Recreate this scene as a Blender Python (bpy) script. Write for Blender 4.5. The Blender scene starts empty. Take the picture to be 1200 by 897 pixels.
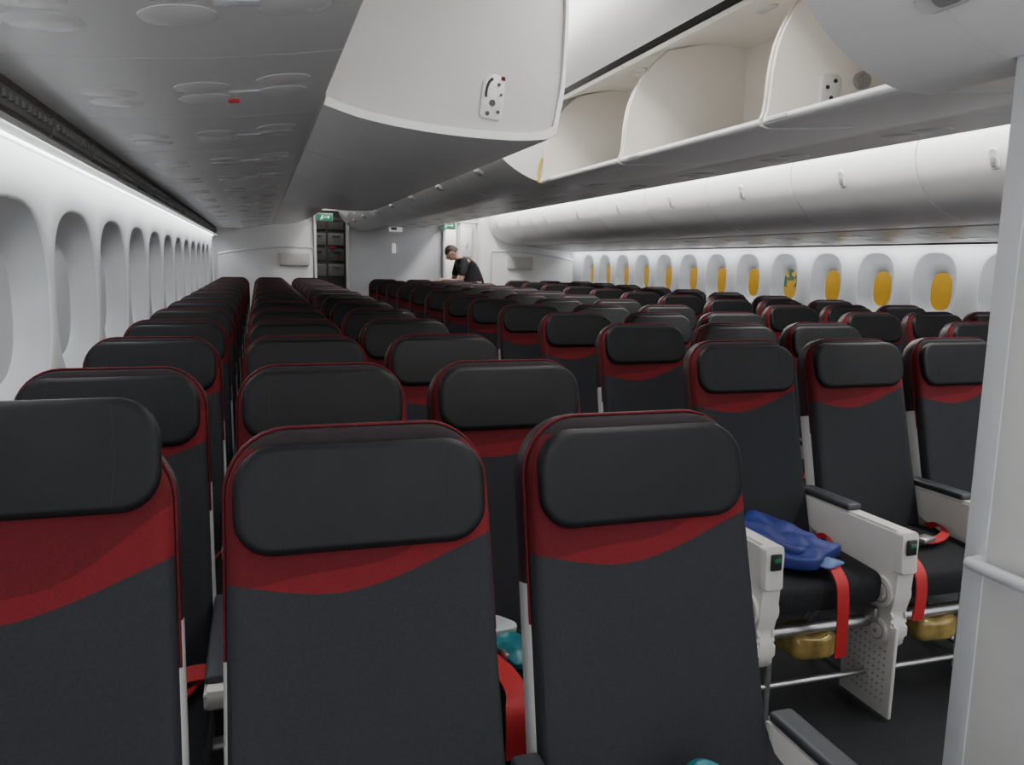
import bpy, bmesh, math, random
from mathutils import Vector, Matrix
random.seed(4)
C = bpy.context.scene.collection
CAMZ = 1.433

# ---------------------------------------------------------------- materials
def M(name, col, rough=.5, metal=0., noise=0., nscale=8., bump=0., bscale=200., emis=0., ecol=None, spec=None):
    m = bpy.data.materials.new(name); m.use_nodes = True
    nt = m.node_tree; b = nt.nodes['Principled BSDF']
    b.inputs['Base Color'].default_value = (*col, 1)
    b.inputs['Roughness'].default_value = rough
    b.inputs['Metallic'].default_value = metal
    if spec is not None: b.inputs['Specular IOR Level'].default_value = spec
    tc = nt.nodes.new('ShaderNodeTexCoord')
    if noise > 0:
        n = nt.nodes.new('ShaderNodeTexNoise'); n.inputs['Scale'].default_value = nscale
        n.inputs['Detail'].default_value = 4
        nt.links.new(tc.outputs['Object'], n.inputs['Vector'])
        r = nt.nodes.new('ShaderNodeValToRGB')
        r.color_ramp.elements[0].position = .3; r.color_ramp.elements[1].position = .7
        r.color_ramp.elements[0].color = (*[c*(1-noise) for c in col], 1)
        r.color_ramp.elements[1].color = (*[min(1, c*(1+noise)) for c in col], 1)
        nt.links.new(n.outputs['Fac'], r.inputs['Fac'])
        nt.links.new(r.outputs['Color'], b.inputs['Base Color'])
    if bump > 0:
        n2 = nt.nodes.new('ShaderNodeTexNoise'); n2.inputs['Scale'].default_value = bscale
        nt.links.new(tc.outputs['Object'], n2.inputs['Vector'])
        bp = nt.nodes.new('ShaderNodeBump'); bp.inputs['Strength'].default_value = bump
        bp.inputs['Distance'].default_value = .002
        nt.links.new(n2.outputs['Fac'], bp.inputs['Height'])
        nt.links.new(bp.outputs['Normal'], b.inputs['Normal'])
    if emis > 0:
        b.inputs['Emission Color'].default_value = (*(ecol or col), 1)
        b.inputs['Emission Strength'].default_value = emis
    return m

m_leather = M('black_leather', (.0075,.008,.009), .5, noise=.12, nscale=12, bump=.15, bscale=350, spec=.22)
m_cushion = M('dark_fabric', (.016,.017,.019), .85, noise=.2, nscale=90, bump=.4, bscale=600, spec=.25)
m_red     = M('red_fabric', (.105,.006,.010), .75, noise=.25, nscale=120, bump=.3, bscale=600, spec=.25)
m_belt    = M('red_webbing', (.46,.010,.014), .6, noise=.15, nscale=200, bump=.4, bscale=700)
m_ltgrey  = M('light_grey_plastic', (.64,.635,.61), .45, noise=.04, nscale=6)
m_arm     = M('cream_armrest_plastic', (.66,.65,.61), .42, noise=.04, nscale=6)
m_white   = M('cabin_white', (.82,.82,.82), .5, noise=.02, nscale=3)
m_bin     = M('bin_white', (.76,.76,.75), .38, noise=.02, nscale=3)
m_binr    = M('bin_white_lightened', (.86,.86,.85), .36, noise=.015, nscale=3)  # bin white lightened: light missing on these doors is put into the colour
m_binend  = M('bin_end_cream', (.50,.49,.46), .5, noise=.03, nscale=3)
m_bincream= M('bin_interior_cream', (.84,.80,.73), .5, noise=.02, nscale=3)
m_psu     = M('service_panel_grey', (.62,.62,.61), .32, noise=.015, nscale=2)
m_psud    = M('service_dark', (.11,.10,.095), .6, noise=.15, nscale=20)
m_disc    = M('reading_disc', (.70,.70,.69), .26, noise=.02)
m_ring    = M('hinge_ring_grey', (.30,.30,.29), .4, noise=.05)
m_armpad  = M('armpad_dark', (.035,.037,.043), .5, noise=.1, nscale=30)
m_black   = M('black_plastic', (.012,.012,.013), .4, noise=.1, nscale=30)
m_metal   = M('brushed_metal', (.5,.5,.5), .35, metal=.9, noise=.08, nscale=40)
m_carpet  = M('carpet', (.014,.015,.017), .95, noise=.4, nscale=150, bump=.8, bscale=500)
m_partit  = M('partition_grey', (.62,.63,.65), .55, noise=.03, nscale=5, bump=.1, bscale=300)
m_closet  = M('closet_offwhite', (.72,.72,.70), .55, noise=.02, nscale=5, bump=.1, bscale=300)
m_trimal  = M('trim_light', (.60,.61,.63), .5, noise=.03)
m_blue    = M('blue_blanket', (.009,.020,.15), .55, noise=.25, nscale=14, bump=.9, bscale=40)
m_teal    = M('teal_pouch', (.015,.15,.18), .4, noise=.3, nscale=20, bump=1., bscale=45)
m_gold    = M('vest_gold_plastic', (.34,.25,.08), .18, metal=.2, noise=.45, nscale=18, bump=.8, bscale=30)
m_green   = M('green_sign', (.01,.16,.08), .4, emis=.12, ecol=(.02,.5,.2), noise=.05)
m_greend  = M('green_button', (.01,.14,.07), .4, noise=.05)
m_signw   = M('sign_white', (.8,.8,.8), .5, emis=.4, noise=.02)
m_plac    = M('placard_white', (.62,.62,.61), .5, noise=.02)
m_led     = M('led_strip', (1,1,1), .5, emis=5., ecol=(.93,.96,1.), noise=.01)
m_ledc    = M('cove_led', (1,1,1), .5, emis=8., ecol=(.95,.97,1.), noise=.01)
m_shade   = M('window_shade', (.52,.53,.54), .5, noise=.06, nscale=3)
m_yel     = M('window_amber', (.36,.20,.012), .4, emis=.22, ecol=(.70,.37,.01), noise=.15, nscale=10)
m_reveal  = M('window_reveal_shaded', (.52,.53,.54), .55, noise=.03, nscale=4)  # greyer than the wall: shade of the recess painted into the colour
m_reveall = M('window_reveal_left_shaded', (.62,.63,.64), .55, noise=.03, nscale=4)  # left reveals, recess shading likewise painted in as grey
m_skin    = M('skin', (.50,.30,.22), .55, noise=.08, nscale=20)
m_hair    = M('hair_brown', (.035,.022,.015), .7, noise=.3, nscale=60)
m_shirt   = M('black_shirt', (.012,.012,.014), .85, noise=.2, nscale=30)
m_trous   = M('navy_trousers', (.02,.022,.03), .85, noise=.2, nscale=30)
m_galley  = M('galley_dark', (.035,.035,.035), .5, noise=.3, nscale=6)
m_galleyg = M('galley_grey', (.22,.22,.21), .5, noise=.1, nscale=6)
m_yellow  = M('yellow_strap', (.6,.42,.02), .6, noise=.1)

class NT:
    def __init__(s, name):
        s.m = bpy.data.materials.new(name); s.m.use_nodes = True
        s.nt = s.m.node_tree; s.b = s.nt.nodes['Principled BSDF']; s.L = s.nt.links
        tc = s.nt.nodes.new('ShaderNodeTexCoord'); s.obj = tc.outputs['Object']
        sp = s.nt.nodes.new('ShaderNodeSeparateXYZ'); s.L.new(s.obj, sp.inputs[0])
        s.x, s.y, s.z = sp.outputs[0], sp.outputs[1], sp.outputs[2]
    def op(s, op, a, b=0.):
        n = s.nt.nodes.new('ShaderNodeMath'); n.operation = op
        for i, v in enumerate((a, b)):
            if isinstance(v, (int, float)): n.inputs[i].default_value = v
            else: s.L.new(v, n.inputs[i])
        return n.outputs[0]
    def noise(s, sc):
        n = s.nt.nodes.new('ShaderNodeTexNoise'); n.inputs['Scale'].default_value = sc
        s.L.new(s.obj, n.inputs['Vector']); return n.outputs['Fac']
    def mix(s, f, A, B):
        k = s.nt.nodes.new('ShaderNodeMix'); k.data_type = 'RGBA'
        s.L.new(f, k.inputs[0])
        for i, v in ((6, A), (7, B)):
            if isinstance(v, tuple): k.inputs[i].default_value = (*v, 1)
            else: s.L.new(v, k.inputs[i])
        return k.outputs[2]

def wave_mat():
    s = NT('backrest_fabric_wave')
    t = s.op('MAXIMUM', s.op('DIVIDE', s.op('ADD', s.x, .05), .26), 0.)
    rise = s.op('MULTIPLY', s.op('MULTIPLY', s.op('MULTIPLY', t, t), s.op('SUBTRACT', 2.3, t)), .060)
    tl = s.op('MAXIMUM', s.op('DIVIDE', s.op('SUBTRACT', -.05, s.x), .16), 0.)
    lift = s.op('MULTIPLY', s.op('MULTIPLY', s.op('MULTIPLY', tl, tl), s.op('SUBTRACT', 2.2, tl)), .024)
    d = s.op('SUBTRACT', s.op('SUBTRACT', s.op('SUBTRACT', s.z, .492), rise), lift)
    fac = s.op('GREATER_THAN', d, 0.)
    wob = s.op('MULTIPLY', s.op('SINE', s.op('MULTIPLY', s.x, 22.)), .010)
    band = s.op('GREATER_THAN', s.op('ADD', s.op('SUBTRACT', d, .034), wob), s.op('MULTIPLY', s.x, .16))
    top = s.op('MULTIPLY', s.op('GREATER_THAN', s.z, .722), s.op('LESS_THAN', s.op('ABSOLUTE', s.x), .185))
    n = s.noise(300)
    red1 = s.mix(n, (.085,.005,.008), (.175,.010,.014))
    red2 = s.mix(n, (.055,.004,.006), (.115,.006,.010))
    red = s.mix(band, red1, red2)
    dk = s.mix(s.noise(220), (.014,.0148,.0175), (.028,.029,.033))
    c = s.mix(fac, dk, red)
    c = s.mix(top, c, (.018,.013,.015))
    s.L.new(c, s.b.inputs['Base Color'])
    s.b.inputs['Roughness'].default_value = .85; s.b.inputs['Specular IOR Level'].default_value = .25
    bp = s.nt.nodes.new('ShaderNodeBump'); bp.inputs['Strength'].default_value = .4; bp.inputs['Distance'].default_value = .002
    s.L.new(s.noise(600), bp.inputs['Height']); s.L.new(bp.outputs['Normal'], s.b.inputs['Normal'])
    return s.m
m_back = wave_mat()
def shell_mat():
    s = NT('shell_two_tone')
    s.L.new(s.mix(s.op('GREATER_THAN', s.z, .47), (.50,.50,.49), (.026,.010,.012)), s.b.inputs['Base Color'])
    s.b.inputs['Roughness'].default_value = .5
    return s.m
m_shell = shell_mat()
def grnwin():
    s = NT('window_amber_green')
    n = s.noise(9)
    f = s.op('MULTIPLY', s.op('GREATER_THAN', n, .45), s.op('GREATER_THAN', s.z, 1.24))
    c = s.mix(f, (.42,.24,.02), (.03,.10,.08))
    s.L.new(c, s.b.inputs['Base Color']); s.L.new(c, s.b.inputs['Emission Color']); s.b.inputs['Emission Strength'].default_value = .35
    return s.m
m_grn = grnwin()

# ---------------------------------------------------------------- mesh helpers
def finish(bm, name, mats, angle=35):
    bmesh.ops.recalc_face_normals(bm, faces=bm.faces)
    me = bpy.data.meshes.new(name); bm.to_mesh(me); bm.free()
    for m in (mats if isinstance(mats, (list, tuple)) else [mats]): me.materials.append(m)
    for p in me.polygons: p.use_smooth = True
    me.set_sharp_from_angle(angle=math.radians(angle))
    return me

def obj(name, me, parent=None, loc=(0,0,0), rot=(0,0,0), label=None, cat=None, kind=None, group=None):
    o = bpy.data.objects.new(name, me); C.objects.link(o)
    o.location = loc; o.rotation_euler = rot
    if parent: o.parent = parent
    if label: o['label'] = label
    if cat: o['category'] = cat
    if kind: o['kind'] = kind
    if group: o['group'] = group
    return o

def box_bm(bm, cx, cy, cz, sx, sy, sz, bev=0.0, seg=2, mat=0, rot=None):
    r = bmesh.ops.create_cube(bm, size=1)
    vs = r['verts']
    for v in vs: v.co = Vector((v.co.x*sx, v.co.y*sy, v.co.z*sz))
    fs = list({f for v in vs for f in v.link_faces})
    for f in fs: f.material_index = mat
    if bev > 0:
        es = list({e for v in vs for e in v.link_edges})
        r2 = bmesh.ops.bevel(bm, geom=es, offset=bev, segments=seg, profile=.5, affect='EDGES')
        vs = list({v for v in r2['verts']} | {v for v in vs if v.is_valid})
        for f in r2['faces']: f.material_index = mat
    for v in vs:
        co = v.co.copy()
        if rot is not None: co = rot @ co
        v.co = co + Vector((cx, cy, cz))

def cyl_bm(bm, p0, p1, r, seg=14, mat=0, r2=None):
    p0 = Vector(p0); p1 = Vector(p1); d = p1-p0
    q = d.to_track_quat('Z', 'Y').to_matrix().to_4x4()
    mtx = Matrix.Translation((p0+p1)/2) @ q
    res = bmesh.ops.create_cone(bm, cap_ends=True, segments=seg, radius1=r, radius2=r if r2 is None else r2, depth=d.length, matrix=mtx)
    for f in {f for v in res['verts'] for f in v.link_faces}: f.material_index = mat

def boxes(name, lst, mats, angle=35):
    bm = bmesh.new()
    for b in lst: box_bm(bm, *b)
    return finish(bm, name, mats, angle)

def rr(w, h, rt, rb, cs=8, es=5):
    pts = []
    hw = w/2
    rt = max(rt, .0015); rb = max(rb, .0015)
    corners = [((hw-rb, rb), rb, -90), ((hw-rt, h-rt), rt, 0), ((-hw+rt, h-rt), rt, 90), ((-hw+rb, rb), rb, 180)]
    for i, (c, r, a0) in enumerate(corners):
        arc = [(c[0]+r*math.cos(math.radians(a0+90*k/cs)), c[1]+r*math.sin(math.radians(a0+90*k/cs))) for k in range(cs+1)]
        pts += arc
        c2, r2, a2 = corners[(i+1) % 4]
        nx = (c2[0]+r2*math.cos(math.radians(a2)), c2[1]+r2*math.sin(math.radians(a2)))
        la = arc[-1]
        for k in range(1, es):
            t = k/es; pts.append((la[0]*(1-t)+nx[0]*t, la[1]*(1-t)+nx[1]*t))
    return pts

def pillow(name, w, h, rt, rb, layers, mats, disp=None, taper=0., map_=None, angle=40):
    bm = bmesh.new(); rings = []
    for (ins, dep, sc) in layers:
        pts = rr(w-2*ins, h-2*ins, rt-ins, rb-ins)
        ring = []
        for (x, z) in pts:
            z += ins
            x *= sc; z = h/2+(z-h/2)*sc
            x *= 1-taper*(z/h)
            y = dep + (disp(x, z) if disp else 0)
            p = (x, y, z)
            if map_: p = map_(p)
            ring.append(bm.verts.new(p))
        rings.append(ring)
    n = len(rings[0])
    for a, b in zip(rings, rings[1:]):
        for i in range(n): bm.faces.new((a[i], a[(i+1) % n], b[(i+1) % n], b[i]))
    for ring, (ins, dep, sc) in ((rings[0], layers[0]), (rings[-1], layers[-1])):
        if sc < .2:
            c = sum((v.co for v in ring), Vector())/n
            cv = bm.verts.new(c)
            for i in range(n): bm.faces.new((ring[i], ring[(i+1) % n], cv))
        else: bm.faces.new(ring)
    return finish(bm, name, mats, angle)

def catmull(pts, k=6):
    out = []
    P = [pts[0]]+list(pts)+[pts[-1]]
    for i in range(1, len(P)-2):
        p0, p1, p2, p3 = P[i-1], P[i], P[i+1], P[i+2]
        for j in range(k):
            t = j/k
            out.append(tuple(.5*((2*p1[a])+(-p0[a]+p2[a])*t+(2*p0[a]-5*p1[a]+4*p2[a]-p3[a])*t*t+(-p0[a]+3*p1[a]-3*p2[a]+p3[a])*t**3) for a in range(len(p1))))
    out.append(tuple(pts[-1]))
    return out

def extr(name, prof, y0, y1, mats, angle=30, closed=True, bev=0):
    bm = bmesh.new()
    A = [bm.verts.new((x, y0, z)) for x, z in prof]
    B = [bm.verts.new((x, y1, z)) for x, z in prof]
    n = len(prof)
    for i in range(n if closed else n-1):
        bm.faces.new((A[i], A[(i+1) % n], B[(i+1) % n], B[i]))
    if closed:
        e1 = bm.faces.new(A); e2 = bm.faces.new(B[::-1])
        if bev:
            bmesh.ops.bevel(bm, geom=list(set(e1.edges) | set(e2.edges)), offset=bev, segments=2, affect='EDGES')
    return finish(bm, name, mats, angle)

def ribbon(name, path, wdir, width, thick, mat):
    path = catmull(path, 6)
    bm = bmesh.new(); prev = None
    W = Vector(wdir).normalized()
    for i, p in enumerate(path):
        p = Vector(p)
        t = (Vector(path[min(i+1, len(path)-1)])-Vector(path[max(i-1, 0)])).normalized()
        nrm = t.cross(W).normalized()
        w2 = W*width/2; n2 = nrm*thick/2
        q = [bm.verts.new(p+a) for a in (w2+n2, -w2+n2, -w2-n2, w2-n2)]
        if prev:
            for k in range(4): bm.faces.new((prev[k], prev[(k+1) % 4], q[(k+1) % 4], q[k]))
        else: bm.faces.new(q)
        prev = q
    bm.faces.new(prev[::-1])
    return finish(bm, name, mat, 50)

def tube(name, path, r, mat, seg=8):
    bm = bmesh.new(); prev = None
    for i, p in enumerate(path):
        p = Vector(p)
        t = (Vector(path[min(i+1, len(path)-1)])-Vector(path[max(i-1, 0)])).normalized()
        ax = Vector((0, 1, 0)) if abs(t.y) < .9 else Vector((1, 0, 0))
        u = t.cross(ax).normalized(); v = t.cross(u).normalized()
        q = [bm.verts.new(p+u*r*math.cos(2*math.pi*k/seg)+v*r*math.sin(2*math.pi*k/seg)) for k in range(seg)]
        if prev:
            for k in range(seg): bm.faces.new((prev[k], prev[(k+1) % seg], q[(k+1) % seg], q[k]))
        else: bm.faces.new(q)
        prev = q
    bm.faces.new(prev[::-1])
    return finish(bm, name, mat, 50)

# ---------------------------------------------------------------- room shell
XL, XR = -.635, 4.93
YB = 12.5
def side_wall(name, xw, sgn, y_first, pitch, n, ymin, ymax, hw, hh, zc, cv, gl=.083, gz=-.025):
    bm = bmesh.new()
    z0, z1 = .95, 1.66
    def wx(z): return cv*(z-1.5)**1.7 if z > 1.5 else 0.
    def P(y, z, out=0.):
        return (xw + sgn*(wx(z)-out), y, z)
    N = 64
    def sup(a, b, th, e=2.7):
        c, s = math.cos(th), math.sin(th)
        return (a*math.copysign(abs(c)**(2/e), c), b*math.copysign(abs(s)**(2/e), s))
    for k in range(n):
        yc = y_first+k*pitch
        rings = []
        th = [2*math.pi*(i+.5)/N for i in range(N)]
        R0 = []
        for t in th:
            c, s = math.cos(t), math.sin(t)
            ha = pitch/2; top = z1-zc; bot = zc-z0
            sc = min(ha/abs(c) if abs(c) > 1e-6 else 9, (top if s > 0 else bot)/abs(s) if abs(s) > 1e-6 else 9)
            R0.append((c*sc, s*sc))
        for cyy, czz in ((pitch/2, z1-zc), (-pitch/2, z1-zc), (-pitch/2, z0-zc), (pitch/2, z0-zc)):
            j = min(range(N), key=lambda i: (R0[i][0]-cyy)**2+(R0[i][1]-czz)**2)
            R0[j] = (cyy, czz)
        rings.append([P(yc+a, zc+b) for a, b in R0])
        for (a, b, o, cz) in ((hw+.012, hh+.012, 0, 0), (hw, hh, .006, 0), (hw-.012, hh-.012, .02, 0), (hw-.05, hh-.045, .055, gz*.4), (hw-gl+.008, hh-gl+.008, .075, gz*.8), (hw-gl-.002, hh-gl-.002, .095, gz)):
            rings.append([P(yc+sup(a, b, t)[0], zc+cz+sup(a, b, t)[1], o) for t in th])
        VR = [[bm.verts.new(p) for p in r] for r in rings]
        for ri, (A, B) in enumerate(zip(VR, VR[1:])):
            for i in range(N):
                f = bm.faces.new((A[i], A[(i+1) % N], B[(i+1) % N], B[i]))
                f.material_index = 0 if ri < 2 else 1
        pane = bmesh.new()
        pts = [P(yc+sup(hw-gl, hh-gl, t)[0], zc+gz+sup(hw-gl, hh-gl, t)[1], .09) for t in th]
        pane.faces.new([pane.verts.new(p) for p in pts])
        pm = m_shade if sgn > 0 else (m_grn if k == 7 else m_yel)
        obj('window_%d' % (k+1+(0 if sgn > 0 else 40)), finish(pane, 'pane', pm), kind='structure')
    def strip(za, zb, ya, yb, m):
        zs = [za+(zb-za)*i/m for i in range(m+1)]
        for a, b in zip(zs, zs[1:]):
            bm.faces.new([bm.verts.new(P(y, z)) for y, z in ((ya, a), (yb, a), (yb, b), (ya, b))])
    ya, yb = y_first-pitch/2, y_first+(n-.5)*pitch
    strip(0, z0, ymin, ymax, 8); strip(z1, 2.5, ymin, ymax, 10)
    strip(z0, z1, ymin, ya, 8)
    if ymax > yb: strip(z0, z1, yb, ymax, 8)
    bmesh.ops.remove_doubles(bm, verts=bm.verts, dist=.0005)
    obj(name, finish(bm, name, [m_white, m_reveall if sgn > 0 else m_reveal], 40), kind='structure')
side_wall('wall_left', XL, 1, 2.53-.80*3, .80, 15, -.6, YB, .360, .295, 1.285, .25)
side_wall('wall_right', XR, -1, 4.95-.62*4, .62, 16, -.6, YB, .21, .25, 1.31, .55, .105, -.045)

obj('floor', boxes('floor', [(2.15, 6.9, -.03, 5.7, 15.2, .06)], m_carpet), kind='structure')
obj('baseboard_right', boxes('bbr', [(XR-.03, 6, .06, .02, 12.8, .12, .004)], m_ltgrey), kind='structure')
cp = catmull([(-.78, 2.42), (0, 2.45), (.6, 2.52), (1.1, 2.56), (1.6, 2.52), (2.15, 2.46), (2.7, 2.52), (3.2, 2.56), (3.7, 2.52), (4.3, 2.45), (5.1, 2.42)], 5)
cp2 = [(x, z+.04) for x, z in cp][::-1]
obj('ceiling', extr('ceiling', cp+cp2, -.6, 14.4, m_white), kind='structure')
for i, x in enumerate((.97, 1.35, 2.85, 3.35)):
    obj('trim_%d' % (i+1), boxes('t', [(x, 6, 2.535, .03, 12.6, .03, .006)], m_ltgrey), kind='structure')

def wallbox(name, x0, x1, y0, y1, z0, z1, m, kind='structure', bev=.01):
    return obj(name, boxes(name, [((x0+x1)/2, (y0+y1)/2, (z0+z1)/2, x1-x0, y1-y0, z1-z0, bev, 3)], m), kind=kind)
wallbox('wall_back_left', XL, .79, YB, YB+.1, 0, 2.44, m_white)
wallbox('wall_back_center', 1.31, 2.75, YB, YB+.1, 0, 2.46, m_partit)
wallbox('wall_back_right', 3.34, XR, YB, YB+.1, 0, 2.44, m_white)
wallbox('wall_back', XL-.2, XR+.2, 14.3, 14.4, 0, 2.6, m_galleyg)
wallbox('trim_10', 2.98, 3.04, YB-.03, YB+.02, 0, 2.44, m_ltgrey)
def doorframe(name, x0, x1, h):
    obj(name, boxes(name, [(x0+.02, YB-.02, h/2, .04, .14, h, .008), (x1-.02, YB-.02, h/2, .04, .14, h, .008), ((x0+x1)/2, YB-.02, h+.02, x1-x0, .14, .04, .008),
        ((x0+x1)/2, YB+.03, (h+.04+2.5)/2, x1-x0, .06, 2.46-h-.04, .002)], m_ltgrey), kind='structure')
doorframe('door_1', .79, 1.31, 2.14); doorframe('door_2', 2.75, 3.34, 2.02)

g = obj('galley_unit', None, loc=(1.05, 13.7, 0), label='dark galley unit with ovens and trolley doors beyond the aisle doorway', cat='galley')
obj('galley_body', boxes('gb', [(0, .2, 1.1, 1.2, .5, 2.2, .01)], m_galley), g)
for i, z in enumerate((.5, 1.25, 1.50, 1.75, 2.0)):
    obj('galley_door', boxes('gd', [(-.12, -.07, z, .26, .03, .9 if i == 0 else .2, .01), (-.12, -.10, z+.06, .12, .03, .02, .004), (.17, -.07, z, .26, .03, .9 if i == 0 else .2, .01), (.17, -.10, z+.06, .12, .03, .02, .004)], m_galleyg if i in (1, 3) else m_psud), g)
obj('galley_latch', boxes('gl', [(.12, -.12, 1.62, .10, .03, .03, .004)], m_belt), g)
obj('galley_side_wall', boxes('gs', [(-.32, -.5, 1.1, .03, .9, 2.2, .01)], m_galley), g)
obj('galley_side_wall', boxes('gs', [(.62, -.5, 1.1, .03, .9, 2.2, .01)], m_galley), g)
g2 = obj('galley_cabinet', None, loc=(3.1, 13.6, 0), label='light cream galley cabinet behind the rear doorway', cat='cabinet')
obj('cabinet_body', boxes('gb', [(0, .2, 1.1, 1.0, .5, 2.2, .01)], m_binend), g2)
for z in (.5, 1.2, 1.75):
    obj('cabinet_door', boxes('gd', [(0, -.06, z, .8, .02, .48, .01), (.3, -.08, z, .03, .02, .12, .004)], m_ltgrey), g2)

def low_part(x0, x1, boxx, flip):
    pr = catmull([(x0, 1.50), (x0+.25*(x1-x0), 1.56), (x0+.7*(x1-x0), 1.62), (x1-.03, 1.62), (x1, 1.58)] if not flip else
                 [(x0, 1.58), (x0+.03, 1.62), (x0+.3*(x1-x0), 1.62), (x0+.75*(x1-x0), 1.56), (x1, 1.50)], 5)
    poly = [(x0, .02)]+pr+[(x1, .02)]
    o = obj('low_partition', None, label='low white partition with curved top behind last seat row', cat='partition', group='low partitions behind the last seats')
    obj('partition_panel', extr('lp', poly, 12.25, 12.30, m_white), o)
    obj('partition_trim', tube('rim', [(x, 12.24, z-.03) for x, z in pr], .008, m_partit), o)
    obj('partition_box', boxes('pb', [(boxx, 12.21, 1.42, .42, .08, .2, .025, 3)], m_binend), o)
low_part(-.55, .76, .5, False)
low_part(3.5, 4.86, 3.95, True)

def exit_sign(x, y, z):
    s = obj('exit_sign', None, loc=(x, y, z), label='small green emergency exit sign with white running figure', cat='sign', group='green exit signs')
    obj('sign_housing', boxes('sh', [(0, 0, 0, .24, .04, .12, .012)], m_ring), s)
    obj('sign_face', boxes('sf', [(0, -.022, 0, .21, .006, .095, .002)], m_green), s)
    bm = bmesh.new()
    rz = lambda a: Matrix.Rotation(a, 3, 'Y')
    box_bm(bm, -.045, -.027, .0, .014, .004, .035, 0, 1, 0, rz(.3)); box_bm(bm, -.038, -.027, .024, .013, .004, .013, .004)
    box_bm(bm, -.056, -.027, -.022, .01, .004, .034, 0, 1, 0, rz(.8)); box_bm(bm, -.036, -.027, -.024, .01, .004, .03, 0, 1, 0, rz(-.5))
    box_bm(bm, .01, -.027, 0, .12, .004, .010); box_bm(bm, .055, -.027, .008, .03, .004, .01, 0, 1, 0, rz(.8)); box_bm(bm, .055, -.027, -.008, .03, .004, .01, 0, 1, 0, rz(-.8))
    obj('sign_pictogram', finish(bm, 'sp', m_signw), s)
exit_sign(.95, YB-.12, 2.04); exit_sign(2.82, YB-.12, 1.975)
s = obj('wall_sign', None, loc=(2.02, YB-.02, 1.905), label='small illuminated cabin sign on grey rear partition', cat='sign')
obj('sign_plate', boxes('p', [(0, 0, 0, .20, .03, .08, .01)], m_signw), s)
obj('sign_symbol', boxes('p', [(-.03, -.017, 0, .09, .004, .035, .001)], m_psud), s)
s = obj('wall_handset', None, loc=(1.99, YB-.02, 1.61), label='small white crew device on grey rear partition', cat='handset')
obj('handset_body', boxes('p', [(0, 0, 0, .06, .04, .15, .015)], m_signw, ), s)

# ---------------------------------------------------------------- bins
def latch(parent, loc, nrm, long_dir, long=.14, w=.06, mat=None, bmat=None):
    n = Vector(nrm).normalized(); yv = -n; zv = Vector(long_dir).normalized(); xv = yv.cross(zv)
    e = Matrix((xv, yv, zv)).transposed().to_euler()
    o = Vector(loc)-zv*long/2
    l = obj('bin_latch', pillow('la', w, long, w/2-.001, w/2-.001, [(0, .012, 1), (0, -.006, 1), (.006, -.012, 1), (.02, -.011, .9)], mat or m_plac), parent, loc=o, rot=e)
    obj('latch_button', pillow('lb', w*.55, long*.5, w*.26, w*.26, [(0, 0, 1), (0, -.004, 1), (.004, -.006, 1)], bmat or m_ring), l, loc=(0, -.011, long*.12))

PITB = 1.06
lprof = catmull([(.20, 1.895), (.34, 1.858), (.56, 1.832), (.80, 1.826), (.93, 1.838)], 6)+catmull([(.95, 1.848), (.962, 1.90), (.978, 2.00), (.985, 2.14), (.985, 2.28), (.97, 2.44)], 6)
ye = 2.585
for k in range(4):
    y0 = ye+k*PITB; y1 = y0+PITB-.005
    b = obj('overhead_bin', None, loc=(0, y0, 0), label='open dropped overhead bin bucket, pale grey' if k else 'open dropped overhead bin bucket showing cream end panel with bracket', cat='overhead bin', group='open overhead bins along the window seats')
    inner = [(x-(.010 if x > .9 else 0), z+.026) for x, z in lprof if z < 2.38]
    inner = [(max(.21, x), z) for x, z in inner]
    rim = lprof+[(.92, 2.44)]+inner[::-1]
    obj('bin_bucket', extr('bk', rim, 0, y1-y0, m_bin, bev=.004), b)
    poly = inner+[(.9, 2.43), (.205, 2.43)]
    obj('bin_end_panel', extr('be', poly, .018, .032, m_binend), b)
    obj('bin_end_panel', extr('be', poly, y1-y0-.03, y1-y0-.014, m_binend), b)
    if k == 0:
        br = obj('bin_bracket', None, b, loc=(.735, .016, 1.950), rot=(0, .12, 0))
        br2 = pillow('brk', .075, .14, .035, .015, [(0, .004, 1), (0, -.004, 1), (.003, -.006, 1)], m_ltgrey)
        obj('bracket_plate', br2, br, loc=(0, 0, -.06))
        slot = [(.02*math.cos(t)-.004, -.006, .02+.045*math.sin(t)) for t in [math.pi*.55+i*.22 for i in range(9)]]
        obj('bracket_slot', tube('slot', slot, .0045, m_black), br)
        bh = bmesh.new(); cyl_bm(bh, (0, -.005, 0), (0, -.009, 0), .007, 14); bh = finish(bh, 'bh', m_black)
        for (hx, hz, sc) in ((.015, .05, .8), (.0, -.01, 1.5), (.022, -.035, .8), (-.012, -.045, 1.), (.026, .02, .6)):
            h = obj('bracket_hole', bh, br, (hx, 0, hz)); h.scale = (sc, 1, sc)
        obj('bracket_rivet', boxes('r', [(.027, -.004, .072, .014, .012, .012, .003)], m_red), br)
lcl = catmull([(.20, 1.905), (.38, 1.91), (.58, 1.95), (.76, 2.03), (.87, 2.15), (.91, 2.28), (.90, 2.42)], 6)
for k in range(5):
    y0 = ye+(4+k)*PITB; y1 = min(y0+PITB-.007, 12.2)
    b = obj('overhead_bin', None, loc=(0, y0, 0), label='closed raised overhead bin, white curved front', cat='overhead bin', group='closed overhead bins near the rear')
    obj('bin_door', extr('bk', lcl+[(.20, 2.42)], 0, y1-y0, m_bin), b)

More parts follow.
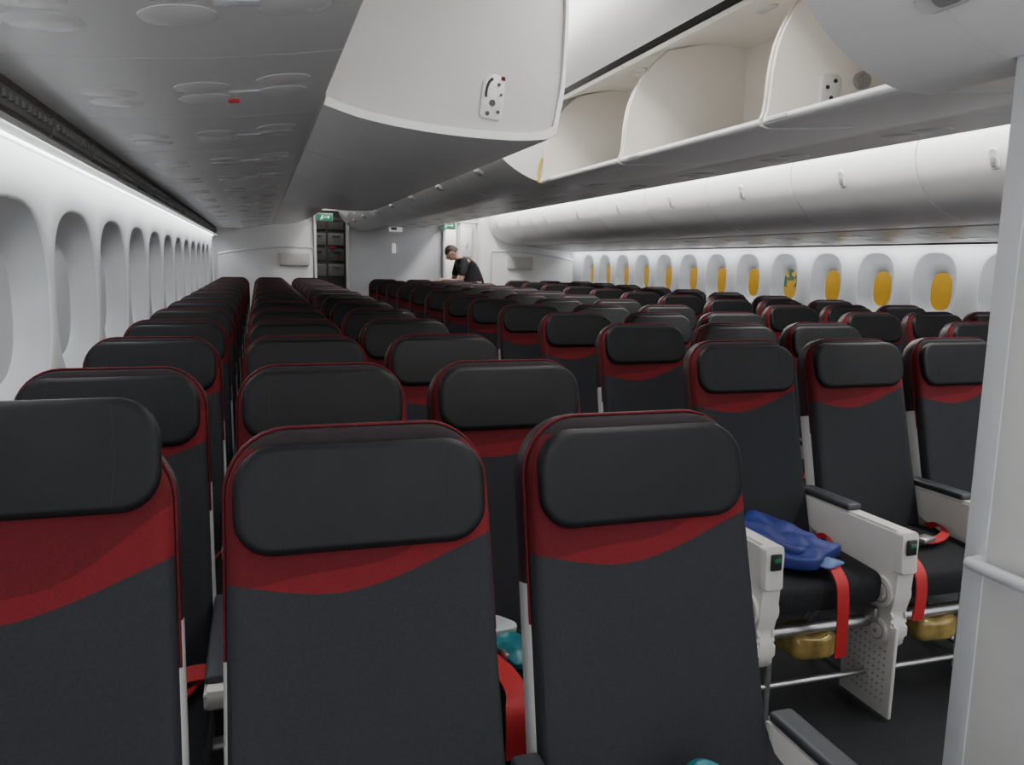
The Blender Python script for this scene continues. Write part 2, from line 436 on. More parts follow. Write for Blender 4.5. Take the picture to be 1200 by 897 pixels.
def disc_mesh(r):
    bm = bmesh.new()
    cyl_bm(bm, (0, 0, .004), (0, 0, -.001), r, 40); cyl_bm(bm, (0, 0, -.001), (0, 0, -.0035), r*.97, 40, r2=r*.78)
    return finish(bm, 'disc', m_disc, 40)
dm = disc_mesh(.068)
sgnm = boxes('seat_sign', [(0, 0, 0, .08, .035, .006, .003)], m_trimal)
redm = boxes('call_red', [(0, 0, 0, .030, .012, .012, .002)], m_belt)
def service_panel(y0, L, xa, za, xb, zb, flip=False, grp='', lights=True, red=False):
    o = obj('service_panel', None, loc=(xa, y0, za), rot=(0, -math.atan2(zb-za, xb-xa), 0), label='grey passenger service panel with round reading lights over seats', cat='service panel', group=grp)
    W = math.hypot(xb-xa, zb-za)
    bow = lambda x: -.004-.016*math.sin(math.pi*x/W)
    bm = bmesh.new()
    prof = [(W*i/12, bow(W*i/12)) for i in range(13)]
    A = [bm.verts.new((x, .0015, z)) for x, z in prof]; B = [bm.verts.new((x, L-.0015, z)) for x, z in prof]
    for i in range(12): bm.faces.new((A[i], A[i+1], B[i+1], B[i]))
    tA = [bm.verts.new((0, .0015, .02)), bm.verts.new((W, .0015, .02))]; tB = [bm.verts.new((0, L-.0015, .02)), bm.verts.new((W, L-.0015, .02))]
    bm.faces.new((tA[0], tA[1], tB[1], tB[0])); bm.faces.new(A+[tA[1], tA[0]]); bm.faces.new(B+[tB[1], tB[0]])
    bm.faces.new((A[0], B[0], tB[0], tA[0])); bm.faces.new((A[-1], B[-1], tB[1], tA[1]))
    obj('panel_body', finish(bm, 'pb', m_psu), o)
    if lights:
        for x in (.19, .42, .62):
            for dy in (-.074, .074):
                xx = x*W/.745
                sl = math.atan(-.016*math.pi/W*math.cos(math.pi*xx/W))
                obj('reading_light', dm, o, loc=(xx, L/2+dy+(.42-x)*.25, bow(xx)), rot=(0, -sl, 0))
        obj('seat_sign', sgnm, o, loc=(W*.70, L/2-.0, bow(W*.70)))
        if red: obj('call_light', redm, o, loc=(W*.66, L/2+.10, bow(W*.66)-.003))
for k in range(17):
    y0 = 2.33-.395-.79*3+.79*k
    if y0 > 12.0: break
    service_panel(y0, min(.79, 12.2-y0), -.54, 1.835, .195, 1.905, grp='service panels above the window seats', red=k == 3)
for k in range(21):
    y0 = -.3+.6*k
    v = obj('air_vent_strip', None, loc=(-.578, y0, 1.80), label='dark slotted air return vent beside service panels', cat='air vent', group='air return vents above the windows')
    obj('vent_frame', boxes('vf', [(0, .295, .01, .03, .58, .09, .005)], m_psud), v)
    bm = bmesh.new(); box_bm(bm, .015, .295, .0, .01, .56, .05, .003)
    for j in range(10): box_bm(bm, .022, .05+.054*j, .0, .02, .03, .02, .003)
    obj('vent_slots', finish(bm, 'vs', m_galleyg), v)
obj('trim_6', boxes('tr', [(-.565, 6, 1.742, .04, 12.6, .02, .004)], m_psu), kind='structure')
obj('valance_light', boxes('vl', [(-.600, 6, 1.728, .012, 12.4, .006)], m_led), label='continuous white wall wash light strip above the windows', cat='light strip')

rprof = catmull([(4.12, 1.705), (3.92, 1.705), (3.74, 1.745), (3.60, 1.82), (3.51, 1.93), (3.475, 2.05), (3.50, 2.15), (3.62, 2.21)], 6)
for k in range(11):
    y0 = 1.50+1.1*k; y1 = min(y0+1.090, 12.4)
    if y1-y0 < .3: break
    b = obj('overhead_bin', None, loc=(0, y0, 0), label='closed pale grey overhead bin with oval latch above window seats', cat='overhead bin', group='closed overhead bins across the cabin')
    obj('bin_door', extr('bd', rprof+[(4.60, 2.22), (4.78, 1.76), (4.12, 1.75)], 0, y1-y0, m_binr, bev=.003), b)
    latch(b, (3.492, (y1-y0)/2+.05, 1.985), (-.95, 0, -.30), (-.30, 0, .95), .11, .055)
obj('cove_light', boxes('cl', [(3.60, 6.6, 2.235, .10, 11.2, .02)], m_ledc), label='continuous white cove light strip above the closed bins', cat='light strip')
for k in range(15):
    y0 = 1.5+.79*k
    if y0 > 12.1: break
    service_panel(y0, min(.79, 12.4-y0), 4.12, 1.70, 4.84, 1.635, grp='service panels above the far window seats', lights=k < 8)
obj('trim_7', boxes('tr', [(4.850, 6.9, 1.63, .012, 11, .04, .004)], m_psud), kind='structure')
obj('valance_light', boxes('vl', [(4.885, 6.9, 1.645, .02, 10.8, .012)], m_led), label='continuous white wall wash light strip above the windows', cat='light strip')

# centre bins
cl = catmull([(1.52, 1.838), (1.41, 1.845), (1.29, 1.892), (1.18, 1.975), (1.11, 2.085), (1.08, 2.21), (1.12, 2.33), (1.25, 2.42)], 6)
def center_closed(y0, y1, lab, far=False):
    b = obj('overhead_bin', None, loc=(0, y0, 0), label=lab, cat='overhead bin', group='centre overhead bins')
    pr = cl
    if far: pr = [(x+.05, z+.02) for x, z in cl]
    if far:
        obj('bin_door', extr('bd', pr+[(2.05, 2.44), (2.05, 1.97), (1.62, 1.955)], 0, y1-y0, m_bin, bev=.004), b)
        latch(b, (1.268, (y1-y0)*.5, 1.957), (-.6, 0, -.8), (0, 1, 0), .12)
    else:
        obj('bin_door', extr('bd', pr+[(2.05, 2.44), (2.05, 1.96), (1.62, 1.945)], 1.285-y0, y1-y0, m_binr), b)
        clip = [(x, z) for x, z in pr if x < 1.41]
        obj('bin_door', extr('bd', [(1.412, 1.8445)]+clip+[(1.412, 2.43)], 0, 1.284-y0, m_binr), b)
        latch(b, (1.222, .815, 1.936), (-.6, 0, -.8), (0, 1, 0), .12, .055, m_plac)
    return b
center_closed(.45, 1.58, 'closed pale grey overhead bin with latch beside tall partition')
yy = 4.20
while yy < 11.9:
    center_closed(yy, min(yy+1.090, 12.4), 'closed pale grey overhead bin above centre seats', True); yy += 1.1
def center_open(y0, y1, first, strap=False):
    L = y1-y0
    b = obj('overhead_bin', None, loc=(0, y0, 0), label='open empty overhead bin with cream interior above centre seats', cat='overhead bin', group='centre overhead bins')
    shelf = catmull([(2.03, 1.925), (1.78, 1.895), (1.56, 1.872), (1.475, 1.877), (1.456, 1.872), (1.452, 1.860), (1.465, 1.850), (1.52, 1.848), (1.78, 1.868), (2.03, 1.900)], 5)
    obj('bin_shelf', extr('sh', shelf, .004, L-.004, m_bin, bev=.003), b)
    obj('bin_back_panel', extr('bp', [(2.03, 1.90), (2.05, 1.90), (2.05, 2.36), (2.03, 2.36)], .004, L-.004, m_bincream), b)
    obj('bin_ceiling', extr('bc', catmull([(2.05, 2.36), (1.85, 2.36), (1.65, 2.32), (1.46, 2.232)], 4)+catmull([(1.45, 2.245), (1.65, 2.34), (1.85, 2.38), (2.05, 2.38)], 4), .004, L-.004, m_bincream), b)
    dv = catmull([(1.455, 1.872), (1.466, 1.90), (1.471, 1.95), (1.475, 2.01), (1.49, 2.09), (1.52, 2.16), (1.555, 2.215), (1.585, 2.255)], 5)
    poly = dv+[(1.65, 2.315), (1.85, 2.365), (2.04, 2.365), (2.04, 1.915), (1.78, 1.88), (1.5, 1.86)]
    obj('bin_side_panel', extr('sp', poly, .002, .015, m_bincream, bev=.003), b)
    obj('bin_side_panel', extr('sp', poly, L-.015, L-.002, m_bincream, bev=.003), b)
    obj('interior_light', pillow('il', .05, .10, .02, .02, [(0, .004, 1), (0, -.004, 1), (.004, -.006, 1)], m_disc), b, loc=(1.75, L*.5, 2.345), rot=(math.pi/2, 0, 0))
    obj('bin_placard', boxes('bp', [(1.451, L*.86, 1.864, .006, .09, .010, .001)], m_plac), b)
    if strap:
        obj('bin_strap', ribbon('ys', [(1.47, L+.008, 1.99), (1.452, L+.004, 1.93), (1.45, L+.002, 1.86)], (1, 0, 0), .012, .003, m_yellow), b)
    if first:
        br = obj('bin_bracket', None, b, loc=(1.675, L-.019, 1.945))
        obj('bracket_plate', pillow('brk', .07, .13, .02, .02, [(0, .004, 1), (0, -.004, 1), (.003, -.006, 1)], m_ltgrey), br, loc=(0, 0, -.06))
        bh = bmesh.new(); cyl_bm(bh, (0, -.005, 0), (0, -.009, 0), .006, 14); bh = finish(bh, 'bh', m_black)
        for (hx, hz) in ((.012, .05), (-.015, .03), (.0, .0), (-.02, -.02), (.02, -.04)):
            obj('bracket_hole', bh, br, (hx, 0, hz))
        bm = bmesh.new(); cyl_bm(bm, (1.785, L-.012, 2.005), (1.785, L-.034, 2.005), .026, 24); cyl_bm(bm, (1.785, L-.034, 2.005), (1.785, L-.040, 2.005), .016, 24)
        obj('pivot_knob', finish(bm, 'pk', m_metal), b)
center_open(1.59, 2.165, True); center_open(2.17, 3.175, False); center_open(3.18, 4.185, False, True)
obj('trim_8', extr('fd', [(1.452, 2.249), (1.50, 2.275), (1.60, 2.40), (1.43, 2.268)], 1.6, 4.19, m_black), kind='structure')  # solid black strip standing in for the dark open gap above the bins
obj('trim_9', extr('fa', catmull([(1.425, 2.262), (1.35, 2.31), (1.27, 2.40), (1.22, 2.54)], 5)+[(1.26, 2.54), (1.32, 2.41), (1.45, 2.30)], 1.6, 4.19, m_white), kind='structure')
for k in range(16):
    y0 = 1.30+.79*k
    if y0 > 12.1: break
    L = min(.79, 12.4-y0)
    o = obj('service_panel', None, loc=(0, y0, 0), label='grey passenger service panel under centre overhead bins', cat='service panel', group='service panels above the centre seats')
    pr = [(1.625, 1.915), (2.1, 1.925), (2.49, 1.935)]
    obj('panel_body', extr('pb', pr+[(2.49, 1.942), (2.1, 1.932), (1.625, 1.922)], .0015, L-.0015, m_psu), o)
    for x in (1.75, 2.05, 2.33):
        for dy in (-.074, .074): obj('reading_light', dm, o, loc=(x, L/2+dy, 1.916+(x-1.6)*.02))
crp = catmull([(2.5, 1.95), (2.62, 1.962), (2.76, 2.02), (2.84, 2.12), (2.84, 2.28), (2.78, 2.42)], 6)
yy = 1.3
while yy < 12:
    y1 = min(yy+1.090, 12.4)
    b = obj('overhead_bin', None, loc=(0, yy, 0), label='closed pale overhead bin facing the far aisle', cat='overhead bin', group='closed bins facing the far aisle')
    obj('bin_door', extr('bd', crp+[(2.08, 2.44), (2.08, 1.965)], 0, y1-yy, m_bin), b)
    yy += 1.1

# ---------------------------------------------------------------- tall partition near camera
p = obj('closet_partition', None, loc=(1.42, -.2, 0), label='tall pale off-white closet partition with grab rail at aisle', cat='partition')
obj('partition_panel', boxes('pp', [(.31, .725, 1.20, .62, 1.45, 2.40, .012, 3)], m_closet), p)
obj('corner_trim', boxes('pt', [(.030, 1.462, 1.20, .060, .030, 2.40, .010, 3), (-.0010, 1.445, 1.20, .005, .050, 2.40, .002, 2)], m_trimal), p)
obj('kick_plate', boxes('kp', [(-.002, .7, .08, .006, 1.30, .14, .002)], m_metal), p)
obj('grab_rail', tube('gr', catmull([(-.004, 1.43, .835), (-.024, 1.42, .835), (-.034, 1.38, .835), (-.034, .9, .835), (-.034, .4, .835), (-.028, .32, .835), (-.004, .3, .835)], 5), .014, m_trimal, 12), p)

# ---------------------------------------------------------------- seats
TILT = math.radians(-14.6)
def back_disp(x, z):
    return .010*math.exp(-((z-.30)/.16)**2)*(1-(x/.22)**2) - .010*(abs(x)/.2)**4 - .004*(1-(x/.21)**2)
me_back = pillow('backrest_cushion', .432, .75, .10, .03,
    [(0, .045, 1), (0, .02, 1), (.002, .006, 1), (.008, -.003, 1), (.02, -.008, 1)]+[(.02, -.009, s) for s in (.96, .9, .8, .65, .5, .35, .2, .08)], m_back, disp=back_disp, taper=.05)
me_shell = pillow('seat_shell', .444, .758, .105, .03,
    [(.03, .085, 1), (.008, .075, 1), (0, .06, 1), (0, .028, 1), (.004, .02, 1)], m_shell, taper=.05)
pip = rr(.438, .754, .103, .03)
pts = [(x*(1-.05*z/.754), .017, z) for x, z in pip if z > .40]
me_pip = tube('piping', pts, .0024, m_red, 6)
PH = .170
def pad_disp(x, z):
    a = abs(x)/.196; c = abs(z-PH/2)/(PH/2)
    return -.008*a**3 - .004*(1-c*c)*(1-.3*a*a)
me_pad = pillow('headrest_pad', .392, PH, .066, .060,
    [(.012, .035, 1), (.002, .028, 1), (0, .014, 1), (.001, .008, 1), (.003, .004, 1), (.008, .0005, 1)]+[(.008, -.001, s) for s in (.97, .92, .85, .75, .65, .5, .35, .2, .08)], m_leather, disp=pad_disp)
m_seam = M('seam_thread', (.006,.006,.007), .7, noise=.1)
seams = []
for sx in (-1, 1):
    path = []
    for i in range(9):
        z = .012+(PH-.024)*i/8
        x = sx*(.128+.006*math.sin(math.pi*i/8))
        path.append((x, -.0008+pad_disp(x, z), z))
    seams.append(tube('seam', path, .0007, m_seam, 6))
def cdisp(x, z): return .010*(abs(x)/.22)**3 - .012*max(0, (z-.36)/.12)+.012*max(0, (.08-z)/.08)**2
me_cush = pillow('seat_cushion', .438, .405, .04, .055, [(.02, .05, 1), (.004, .045, 1), (0, .03, 1), (0, -.010, 1), (.004, -.025, 1), (.012, -.034, 1), (.025, -.039, 1)]+[(.025, -.041, s) for s in (.95, .85, .7, .5, .3, .1)], m_cushion,
    disp=lambda x, z: -cdisp(x, z+.075), map_=lambda p: (p[0], p[2]-.405, -p[1]))
def yz_extr(bm, prof, x0, x1, mat=0, bev=.006):
    A = [bm.verts.new((x0, y, z)) for y, z in prof]; B = [bm.verts.new((x1, y, z)) for y, z in prof]
    n = len(prof); fs = []
    for i in range(n): fs.append(bm.faces.new((A[i], A[(i+1) % n], B[(i+1) % n], B[i])))
    e1 = bm.faces.new(A); e2 = bm.faces.new(B[::-1]); fs += [e1, e2]
    for f in fs: f.material_index = mat
    if bev:
        es = list(set(e1.edges) | set(e2.edges))
        r = bmesh.ops.bevel(bm, geom=es, offset=bev, segments=2, affect='EDGES')
        for f in r['faces']: f.material_index = mat
bm = bmesh.new()
yz_extr(bm, catmull([(0, .0), (-.02, -.045), (-.12, -.062), (-.30, -.068), (-.40, -.055), (-.435, -.025), (-.435, .0)], 5), -.025, .025)
me_arm = finish(bm, 'armrest', m_arm, 40)
me_armp = boxes('arm_pad', [(0, -.205, .006, .050, .40, .022, .009, 3)], m_armpad, 40)
bm = bmesh.new()
yz_extr(bm, catmull([(.02, -.005), (.01, -.07), (-.10, -.125), (-.24, -.155), (-.345, -.19), (-.370, -.24), (-.378, -.28), (-.372, -.33), (-.385, -.39), (-.43, -.41), (-.475, -.37), (-.482, -.32), (-.470, -.28), (-.482, -.23), (-.490, -.14), (-.500, -.05), (-.495, -.005)], 5), -.030, .030, 0, .008)
me_arm1 = finish(bm, 'armrest', m_arm, 40)
me_armp1 = boxes('arm_pad', [(0, -.12, .006, .060, .26, .024, .010, 3)], m_armpad, 40)
me_cap = pillow('end_cap', .066, .135, .012, .012, [(0, .02, 1), (0, -.004, 1), (.004, -.010, 1), (.012, -.012, 1)], m_ltgrey)
me_ctrl = boxes('ctrl', [(0, 0, 0, .036, .008, .050, .004, 2)], m_black)
me_ctrlg = boxes('ctrlg', [(0, 0, 0, .022, .004, .012, .001)], m_greend)
def hinge(r):
    bm = bmesh.new(); cyl_bm(bm, (-.040, 0, 0), (.040, 0, 0), r, 32); cyl_bm(bm, (-.042, 0, 0), (.042, 0, 0), r*.72, 28, 1); cyl_bm(bm, (-.045, 0, 0), (.045, 0, 0), r*.60, 24); cyl_bm(bm, (-.047, 0, 0), (.047, 0, 0), r*.18, 16, 1)
    return finish(bm, 'hinge', [m_arm, m_ring], 30)
me_h1, me_h2 = hinge(.050), hinge(.040)
bm = bmesh.new()
cyl_bm(bm, (-.235, -.22, .30), (.235, -.22, .30), .019); cyl_bm(bm, (-.235, -.50, .30), (.235, -.50, .30), .020)
cyl_bm(bm, (-.235, -.50, .12), (.235, -.50, .12), .010)
cyl_bm(bm, (-.16, -.50, .30), (-.16, -.50, .0), .012); cyl_bm(bm, (-.16, -.22, .30), (-.16, .0, .0), .014); cyl_bm(bm, (-.16, -.50, .05), (-.16, .0, .05), .012)
for x in (-.2, .2): box_bm(bm, x, -.36, .335, .02, .38, .05, .005)
me_frame = finish(bm, 'frame', m_metal)
def lumpy(name, w, d, h, mat, seed, e=3.0, fold=.006):
    rnd = random.Random(seed); bm = bmesh.new()
    bmesh.ops.create_uvsphere(bm, u_segments=64, v_segments=32, radius=1)
    ph = [rnd.uniform(0, 6) for _ in range(6)]
    for v in bm.verts:
        c = v.co
        f = lambda t: math.copysign(abs(t)**(2/e), t)
        x, y, z = f(c.x)*w/2, f(c.y)*d/2, f(c.z)*h/2
        z += fold*math.sin(x*60+ph[0]+y*20)*max(0, c.z)+fold*math.sin(y*45+ph[1]-x*30)*max(0, c.z)
        x += fold*math.sin(y*40+ph[2]); y += fold*math.sin(x*35+ph[3])
        v.co = (x, y, z+h/2)
    return finish(bm, name, mat, 60)
me_vest = lumpy('vest', .17, .15, .085, m_gold, 31, 5, .004)
me_belt = ribbon('belt', [(.212, -.225, .485), (.205, -.28, .512), (.17, -.35, .508), (.10, -.39, .503), (.03, -.40, .503)], (.25, 1, 0), .048, .004, m_belt)
me_belt2 = ribbon('belt', [(-.205, -.235, .47), (-.19, -.28, .505), (-.15, -.35, .505), (-.09, -.37, .503)], (-.25, 1, 0), .045, .004, m_belt)
me_buckle = boxes('buckle', [(0, 0, 0, .06, .045, .018, .005)], m_metal)
def hang(x, z1, tw=0.):
    return ribbon('belt', [(x+.10, -.38, .500), (x+.05, -.46, .507), (x+.01, -.545, .508), (x, -.590, .48), (x, -.602, .42), (x-.004+tw, -.600, .33), (x+tw, -.595, z1)], (1, 0, 0), .042, .004, m_belt)
me_lay = ribbon('belt', [(-.20, -.26, .49), (-.17, -.32, .513), (-.13, -.42, .509), (-.125, -.52, .509), (-.14, -.575, .500), (-.145, -.598, .46), (-.145, -.60, .40)], (1, .15, 0), .05, .004, m_belt)
me_loose = ribbon('belt', [(.10, -.30, .505), (.14, -.305, .520), (.18, -.31, .532), (.215, -.315, .530), (.222, -.31, .50)], (0, 1, .5), .04, .004, m_belt)
def perf_panel():
    bm = bmesh.new()
    box_bm(bm, 0, -.50, .165, .014, .23, .31, .005)
    for j in range(8):
        for i in range(9):
            cyl_bm(bm, (-.0085, -.58+.022*j, .06+.024*i), (.0085, -.58+.022*j, .06+.024*i), .0042, 8, 1)
    return finish(bm, 'perf', [m_ltgrey, m_ring])
me_perf = perf_panel()
me_foot = boxes('foot', [(0, -.50, .15, .014, .08, .28, .006)], m_black)

LAB = 'economy seat, charcoal fabric, red wave accent, black leather headrest'
def seat(x, y, leftedge, first_row, detail, hr=0., lab=None, grp='', leftx=-.244):
    e = obj('airplane_seat', None, loc=(x, y, 0), label=lab or LAB, cat='airplane seat', group=grp)
    bl, bt = (0, -.19, .44), (TILT, 0, 0)
    obj('backrest', me_back, e, bl, bt)
    obj('seat_shell', me_shell, e, bl, bt)
    obj('red_piping', me_pip, e, bl, bt)
    q = .567+hr
    hd = obj('headrest', me_pad, e, (0, -.19+math.sin(-TILT)*q-.028*math.cos(TILT), .44+math.cos(TILT)*q), (TILT+random.uniform(-.006, .006), 0, random.uniform(-.012, .012)))
    if detail:
        for sm in seams: obj('headrest_seam', sm, hd)
    obj('seat_cushion', me_cush, e, (0, -.165, .452), (math.radians(3), 0, 0))
    obj('seat_frame', me_frame, e)
    def arm(dx):
        if first_row:
            a = obj('armrest', me_arm1, e, (dx, -.115, .625), (math.radians(-1), 0, 0))
            obj('arm_pad', me_armp1, a)
            obj('arm_end_cap', me_cap, a, (0, -.492, -.140), (math.radians(-3), 0, 0))
            obj('seat_control', me_ctrl, a, (0, -.505, -.050)); obj('control_button', me_ctrlg, a, (0, -.511, -.043))
            obj('arm_hinge', me_h1, a, (0, -.428, -.215)); obj('arm_hinge', me_h2, a, (0, -.428, -.345))
        else:
            a = obj('armrest', me_arm, e, (dx, -.14, .625))
            obj('arm_pad', me_armp, a)
    arm(.244)
    if leftedge: arm(leftx)
    if detail:
        obj('life_vest_pouch', me_vest, e, (0, -.46, .20))
        obj('seat_belt', me_belt, e); obj('seat_belt', me_belt2, e)
        obj('belt_buckle', me_buckle, e, (-.08, -.37, .512)); obj('belt_buckle', me_buckle, e, (.03, -.40, .512), (0, 0, .2))
    return e

PITCH = .79
X1 = (-.34, .148, .636); X2 = (1.654, 2.142, 2.630); X3 = (3.61, 4.10, 4.59)
for k in range(14):
    for i, x in enumerate(X1):
        first = (k == 0 and i == 0)
        e = seat(x, 1.286+PITCH*k, i == 0, False, k < 3, hr=.078 if first else random.choice((0, 0, .004, -.004)),
             lab='economy seat with raised black headrest, charcoal and red fabric' if first else None, grp='window side seat rows by the near wall')
        if k == 1 and i == 2: obj('seat_belt', me_lay, e)
        if k == 1 and i == 0: obj('seat_belt', me_loose, e)
for k in range(12):
    for i, x in enumerate(X2):
        e = seat(x, 2.51+PITCH*k, i == 0, k == 0, k < 2, hr=random.choice((0, 0, .006, -.004)),
             lab=('first row seat with blue blanket and dangling red belt' if i == 0 else 'first row seat with thick white armrest and loose red belt') if k == 0 else None, grp='centre seat rows')
        if k == 0:
            if i == 0: obj('seat_belt', hang(.02, .24, .01), e)
            if i == 1: obj('seat_belt', hang(-.17, .36), e)
            if i < 2: obj('side_panel', me_perf, e, (.225, 0, 0))
            if i == 0: obj('leg_guard', me_foot, e, (-.225, 0, 0))
for k in range(11):
    for i, x in enumerate(X3):
        seat(x, 3.30+PITCH*k, i == 0, False, k < 1, hr=random.choice((0, 0, .006, -.004)), grp='window side seat rows by the far wall')

# ---------------------------------------------------------------- loose things
bl = obj('blanket_pack', None, loc=(1.63, 2.14, .494), label='folded royal blue blanket lying on first row seat cushion', cat='blanket')
obj('blanket_body', lumpy('bb', .26, .28, .055, m_blue, 2, 5, .007), bl, rot=(0, 0, .5))
obj('blanket_flap', lumpy('bf', .25, .24, .040, m_blue, 5, 5, .0075), bl, loc=(-.02, .035, .045), rot=(.26, .06, .70))
obj('blanket_tag', lumpy('bt', .10, .05, .015, M('tag_blue', (.10,.16,.35), .5, noise=.2), 7), bl, loc=(.06, -.15, .015), rot=(0, 0, .2))
obj('amenity_pouch', lumpy('tp', .085, .13, .022, m_teal, 9, 6, .007), label='teal plastic pouch lying on seat cushion', cat='pouch', loc=(.56, 1.73, .499), rot=(.1, 0, .4))
obj('amenity_bag', lumpy('tp', .10, .08, .025, M('pale_bag', (.45,.50,.50), .5, noise=.2), 19, 5), label='pale plastic bag beside teal pouch', cat='bag', loc=(.54, 1.85, .502), rot=(.1, 0, .4))
obj('headset_pouch', lumpy('tp', .09, .04, .15, m_teal, 11), label='teal pouch leaning upright against the seat backrest', cat='pouch', loc=(.635, 1.01, .497), rot=(-.2, .3, 0))

# ---------------------------------------------------------------- person
def skin_mesh(name, nodes, edges, mat, sub=2, extra=None):
    me = bpy.data.meshes.new(name+'_s'); me.from_pydata([n[0] for n in nodes], edges, [])
    o = bpy.data.objects.new(name+'_s', me); C.objects.link(o)
    sm = o.modifiers.new('s', 'SKIN'); sm.use_smooth_shade = True
    sv = me.skin_vertices[0].data
    for i, n in enumerate(nodes):
        r = n[1]; sv[i].radius = r if isinstance(r, tuple) else (r, r); sv[i].use_root = (i == 0)
    ss = o.modifiers.new('u', 'SUBSURF'); ss.levels = sub; ss.render_levels = sub
    dg = bpy.context.evaluated_depsgraph_get(); dg.update()
    me2 = bpy.data.meshes.new_from_object(o.evaluated_get(dg))
    bpy.data.objects.remove(o)
    bm = bmesh.new(); bm.from_mesh(me2)
    if extra: extra(bm)
    return finish(bm, name, mat, 60)
HM = Matrix.Translation((-.40, 0, 1.555)) @ Matrix.Rotation(-.75, 4, 'Y')
def head_extra(bm):
    mt = HM
    r = bmesh.ops.create_uvsphere(bm, u_segments=28, v_segments=18, radius=1)
    for v in r['verts']:
        c = v.co.copy()
        x, y, z = c.x*.098, c.y*.076, c.z*.118
        if z < 0: y *= 1+z*2.2; x *= 1+z*1.0
        if x < -.04 and z < -.03: x -= .01
        v.co = mt @ Vector((x, y, z))
    def blob(p, s):
        q = bmesh.ops.create_uvsphere(bm, u_segments=10, v_segments=8, radius=1)
        for v in q['verts']: v.co = mt @ (Vector(p)+Vector((v.co.x*s[0], v.co.y*s[1], v.co.z*s[2])))
    blob((-.102, 0, -.015), (.018, .012, .026)); blob((-.092, 0, -.058), (.010, .024, .007)); blob((-.088, 0, -.07), (.010, .020, .007))
    for sy in (-1, 1):
        blob((.0, sy*.077, -.005), (.020, .009, .032)); blob((-.088, sy*.03, .008), (.010, .014, .009)); blob((-.093, sy*.03, .028), (.008, .02, .005))
def fingers(nodes, edges, wr, hand, d):
    d = Vector(d).normalized(); side = Vector((0, 1, 0)); dn = Vector((0, 0, -1))
    for j, (o, L) in enumerate(((-.030, .072), (-.010, .082), (.010, .078), (.029, .062))):
        b = Vector(hand)+side*o+d*.045
        i0 = len(nodes); nodes.append((tuple(b), .009)); edges.append((wr, i0))
        nodes.append((tuple(b+d*L*.5+dn*.010), .008)); edges.append((i0, i0+1))
        nodes.append((tuple(b+d*L*.8+dn*.035), .007)); edges.append((i0+1, i0+2))
nodes = [((0, 0, .98), (.13, .16)), ((-.06, 0, 1.16), (.11, .145)), ((-.15, 0, 1.31), (.12, .17)), ((-.25, 0, 1.43), (.09, .15)), ((-.30, 0, 1.48), .058), ((-.36, 0, 1.51), .055)]
edges = [(0, 1), (1, 2), (2, 3), (3, 4), (4, 5)]
for sy in (-1, 1):
    i = len(nodes)
    nodes += [((-.25, sy*.17, 1.42), .062), ((-.28, sy*.225, 1.29), .050), ((-.32, sy*.235, 1.14), .042), ((-.42, sy*.19, 1.13), .036), ((-.51, sy*.15, 1.15), .027), ((-.55, sy*.14, 1.15), (.02, .036))]
    edges += [(3, i)]+[(i+j, i+j+1) for j in range(5)]
    fingers(nodes, edges, i+5, nodes[i+5][0], (-1, -sy*.2, 0))
    t = len(nodes); h = Vector(nodes[i+4][0])
    nodes.append((tuple(h+Vector((-.03, -sy*.035, .0))), .010)); nodes.append((tuple(h+Vector((-.06, -sy*.052, -.01))), .009)); edges += [(i+5, t), (t, t+1)]
    i = len(nodes)
    nodes += [((.0, sy*.09, .88), .095), ((-.01, sy*.10, .68), .075), ((.0, sy*.105, .50), .058), ((.015, sy*.11, .30), .052), ((.02, sy*.11, .09), .038), ((-.05, sy*.115, .045), (.035, .04)), ((-.14, sy*.12, .035), (.03, .04))]
    edges += [(0, i)]+[(i+j, i+j+1) for j in range(6)]
P = obj('person', None, loc=(3.18, 11.93, 0), label='person in black shirt leaning forward, working over the last seats', cat='person')
obj('body', skin_mesh('body', nodes, edges, m_skin, extra=head_extra), P)
sn = [((0, 0, .94), (.142, .172)), ((-.06, 0, 1.16), (.128, .162)), ((-.15, 0, 1.31), (.136, .185)), ((-.25, 0, 1.43), (.105, .165)), ((-.29, 0, 1.47), .068)]
se = [(0, 1), (1, 2), (2, 3), (3, 4)]
for sy in (-1, 1):
    i = len(sn); sn += [((-.25, sy*.17, 1.42), .076), ((-.28, sy*.225, 1.29), .064), ((-.31, sy*.234, 1.19), .060)]
    se += [(3, i), (i, i+1), (i+1, i+2)]
obj('shirt', skin_mesh('shirt', sn, se, m_shirt), P)
tn = [((0, 0, .98), (.136, .166))]; te = []
for sy in (-1, 1):
    i = len(tn); tn += [((.0, sy*.09, .88), .105), ((-.01, sy*.10, .68), .087), ((.0, sy*.105, .50), .072), ((.015, sy*.11, .30), .066), ((.02, sy*.11, .10), .060)]
    te += [(0, i)]+[(i+j, i+j+1) for j in range(4)]
obj('trousers', skin_mesh('trousers', tn, te, m_trous), P)
for sy in (-1, 1):
    obj('shoe', lumpy('shoe', .28, .105, .10, m_black, 3, 2.4, 0), P, loc=(-.06, sy*.115, .0))
bm = bmesh.new(); r = bmesh.ops.create_uvsphere(bm, u_segments=28, v_segments=18, radius=1)
dele = []
for v in r['verts']:
    c = v.co.copy()
    if c.z < .25 and c.x < -.15 or c.z < -.25: dele.append(v)
    v.co = HM @ Vector((c.x*.106, c.y*.083, c.z*.127))
bmesh.ops.delete(bm, geom=dele, context='VERTS')
obj('hair', finish(bm, 'hair', m_hair, 60), P)

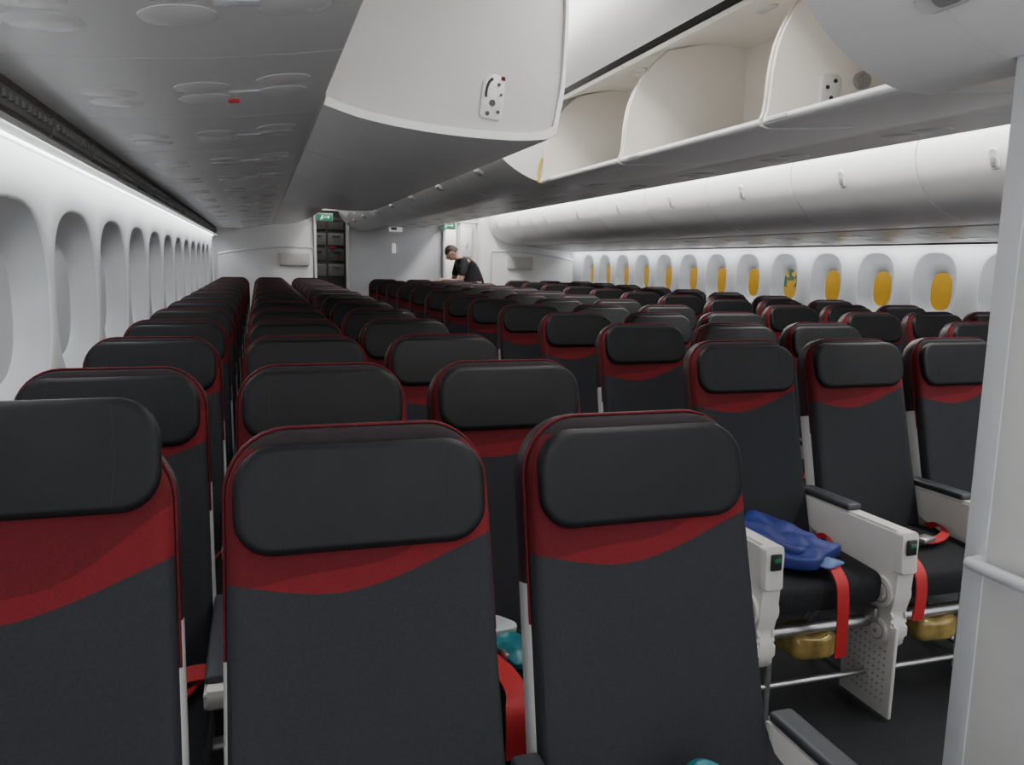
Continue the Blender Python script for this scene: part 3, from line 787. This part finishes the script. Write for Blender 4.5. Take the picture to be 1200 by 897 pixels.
# ---------------------------------------------------------------- lights
def area(name, loc, rot, sx, sy, power, col=(1, .98, .96)):
    l = bpy.data.lights.new(name, 'AREA'); l.shape = 'RECTANGLE'; l.size = sx; l.size_y = sy; l.energy = power; l.color = col
    o = bpy.data.objects.new(name, l); C.objects.link(o); o.location = loc; o.rotation_euler = rot
    return o
area('aisle_ceiling_light', (1.12, 6.0, 2.52), (0, 0, 0), .12, 12.4, 110)
area('aisle_ceiling_light_far', (3.15, 6.0, 2.52), (0, 0, 0), .12, 12.4, 180)
area('wall_wash_light', (-.54, 6.0, 1.73), (0, .45, 0), .03, 12.4, 42, (.95, .97, 1))
area('wall_wash_light_far', (4.83, 6.9, 1.61), (0, -.45, 0), .03, 11, 30, (.95, .97, 1))
area('entry_fill_light', (.6, -.9, 2.35), (math.radians(38), 0, 0), 1.6, .6, 8)  # added fill behind the camera for seat fronts, no fixture here
area('rear_light', (3.05, 13.2, 2.4), (0, 0, 0), .5, .5, 30)
area('galley_light', (1.05, 13.1, 2.35), (0, 0, 0), .3, .2, 2)
w = bpy.data.worlds.new('w'); bpy.context.scene.world = w; w.use_nodes = True
w.node_tree.nodes['Background'].inputs[0].default_value = (.95, .96, 1, 1)
w.node_tree.nodes['Background'].inputs[1].default_value = 1.6

# ---------------------------------------------------------------- camera
cam = bpy.data.cameras.new('cam'); co = bpy.data.objects.new('camera', cam); C.objects.link(co)
cam.sensor_fit = 'HORIZONTAL'; cam.sensor_width = 36; cam.lens = 940/1200*36; cam.clip_start = .02
psi, th, roll = math.radians(17.5), math.radians(8.54), .0183
fwd = Vector((math.sin(psi)*math.cos(th), math.cos(psi)*math.cos(th), -math.sin(th)))
right = Vector((math.cos(psi), -math.sin(psi), 0)); up = right.cross(fwd)
r2 = right*math.cos(roll)+up*math.sin(roll); u2 = -right*math.sin(roll)+up*math.cos(roll)
mw = Matrix((r2, u2, -fwd)).transposed().to_4x4(); mw.translation = (0, 0, CAMZ)
co.matrix_world = mw
bpy.context.scene.camera = co
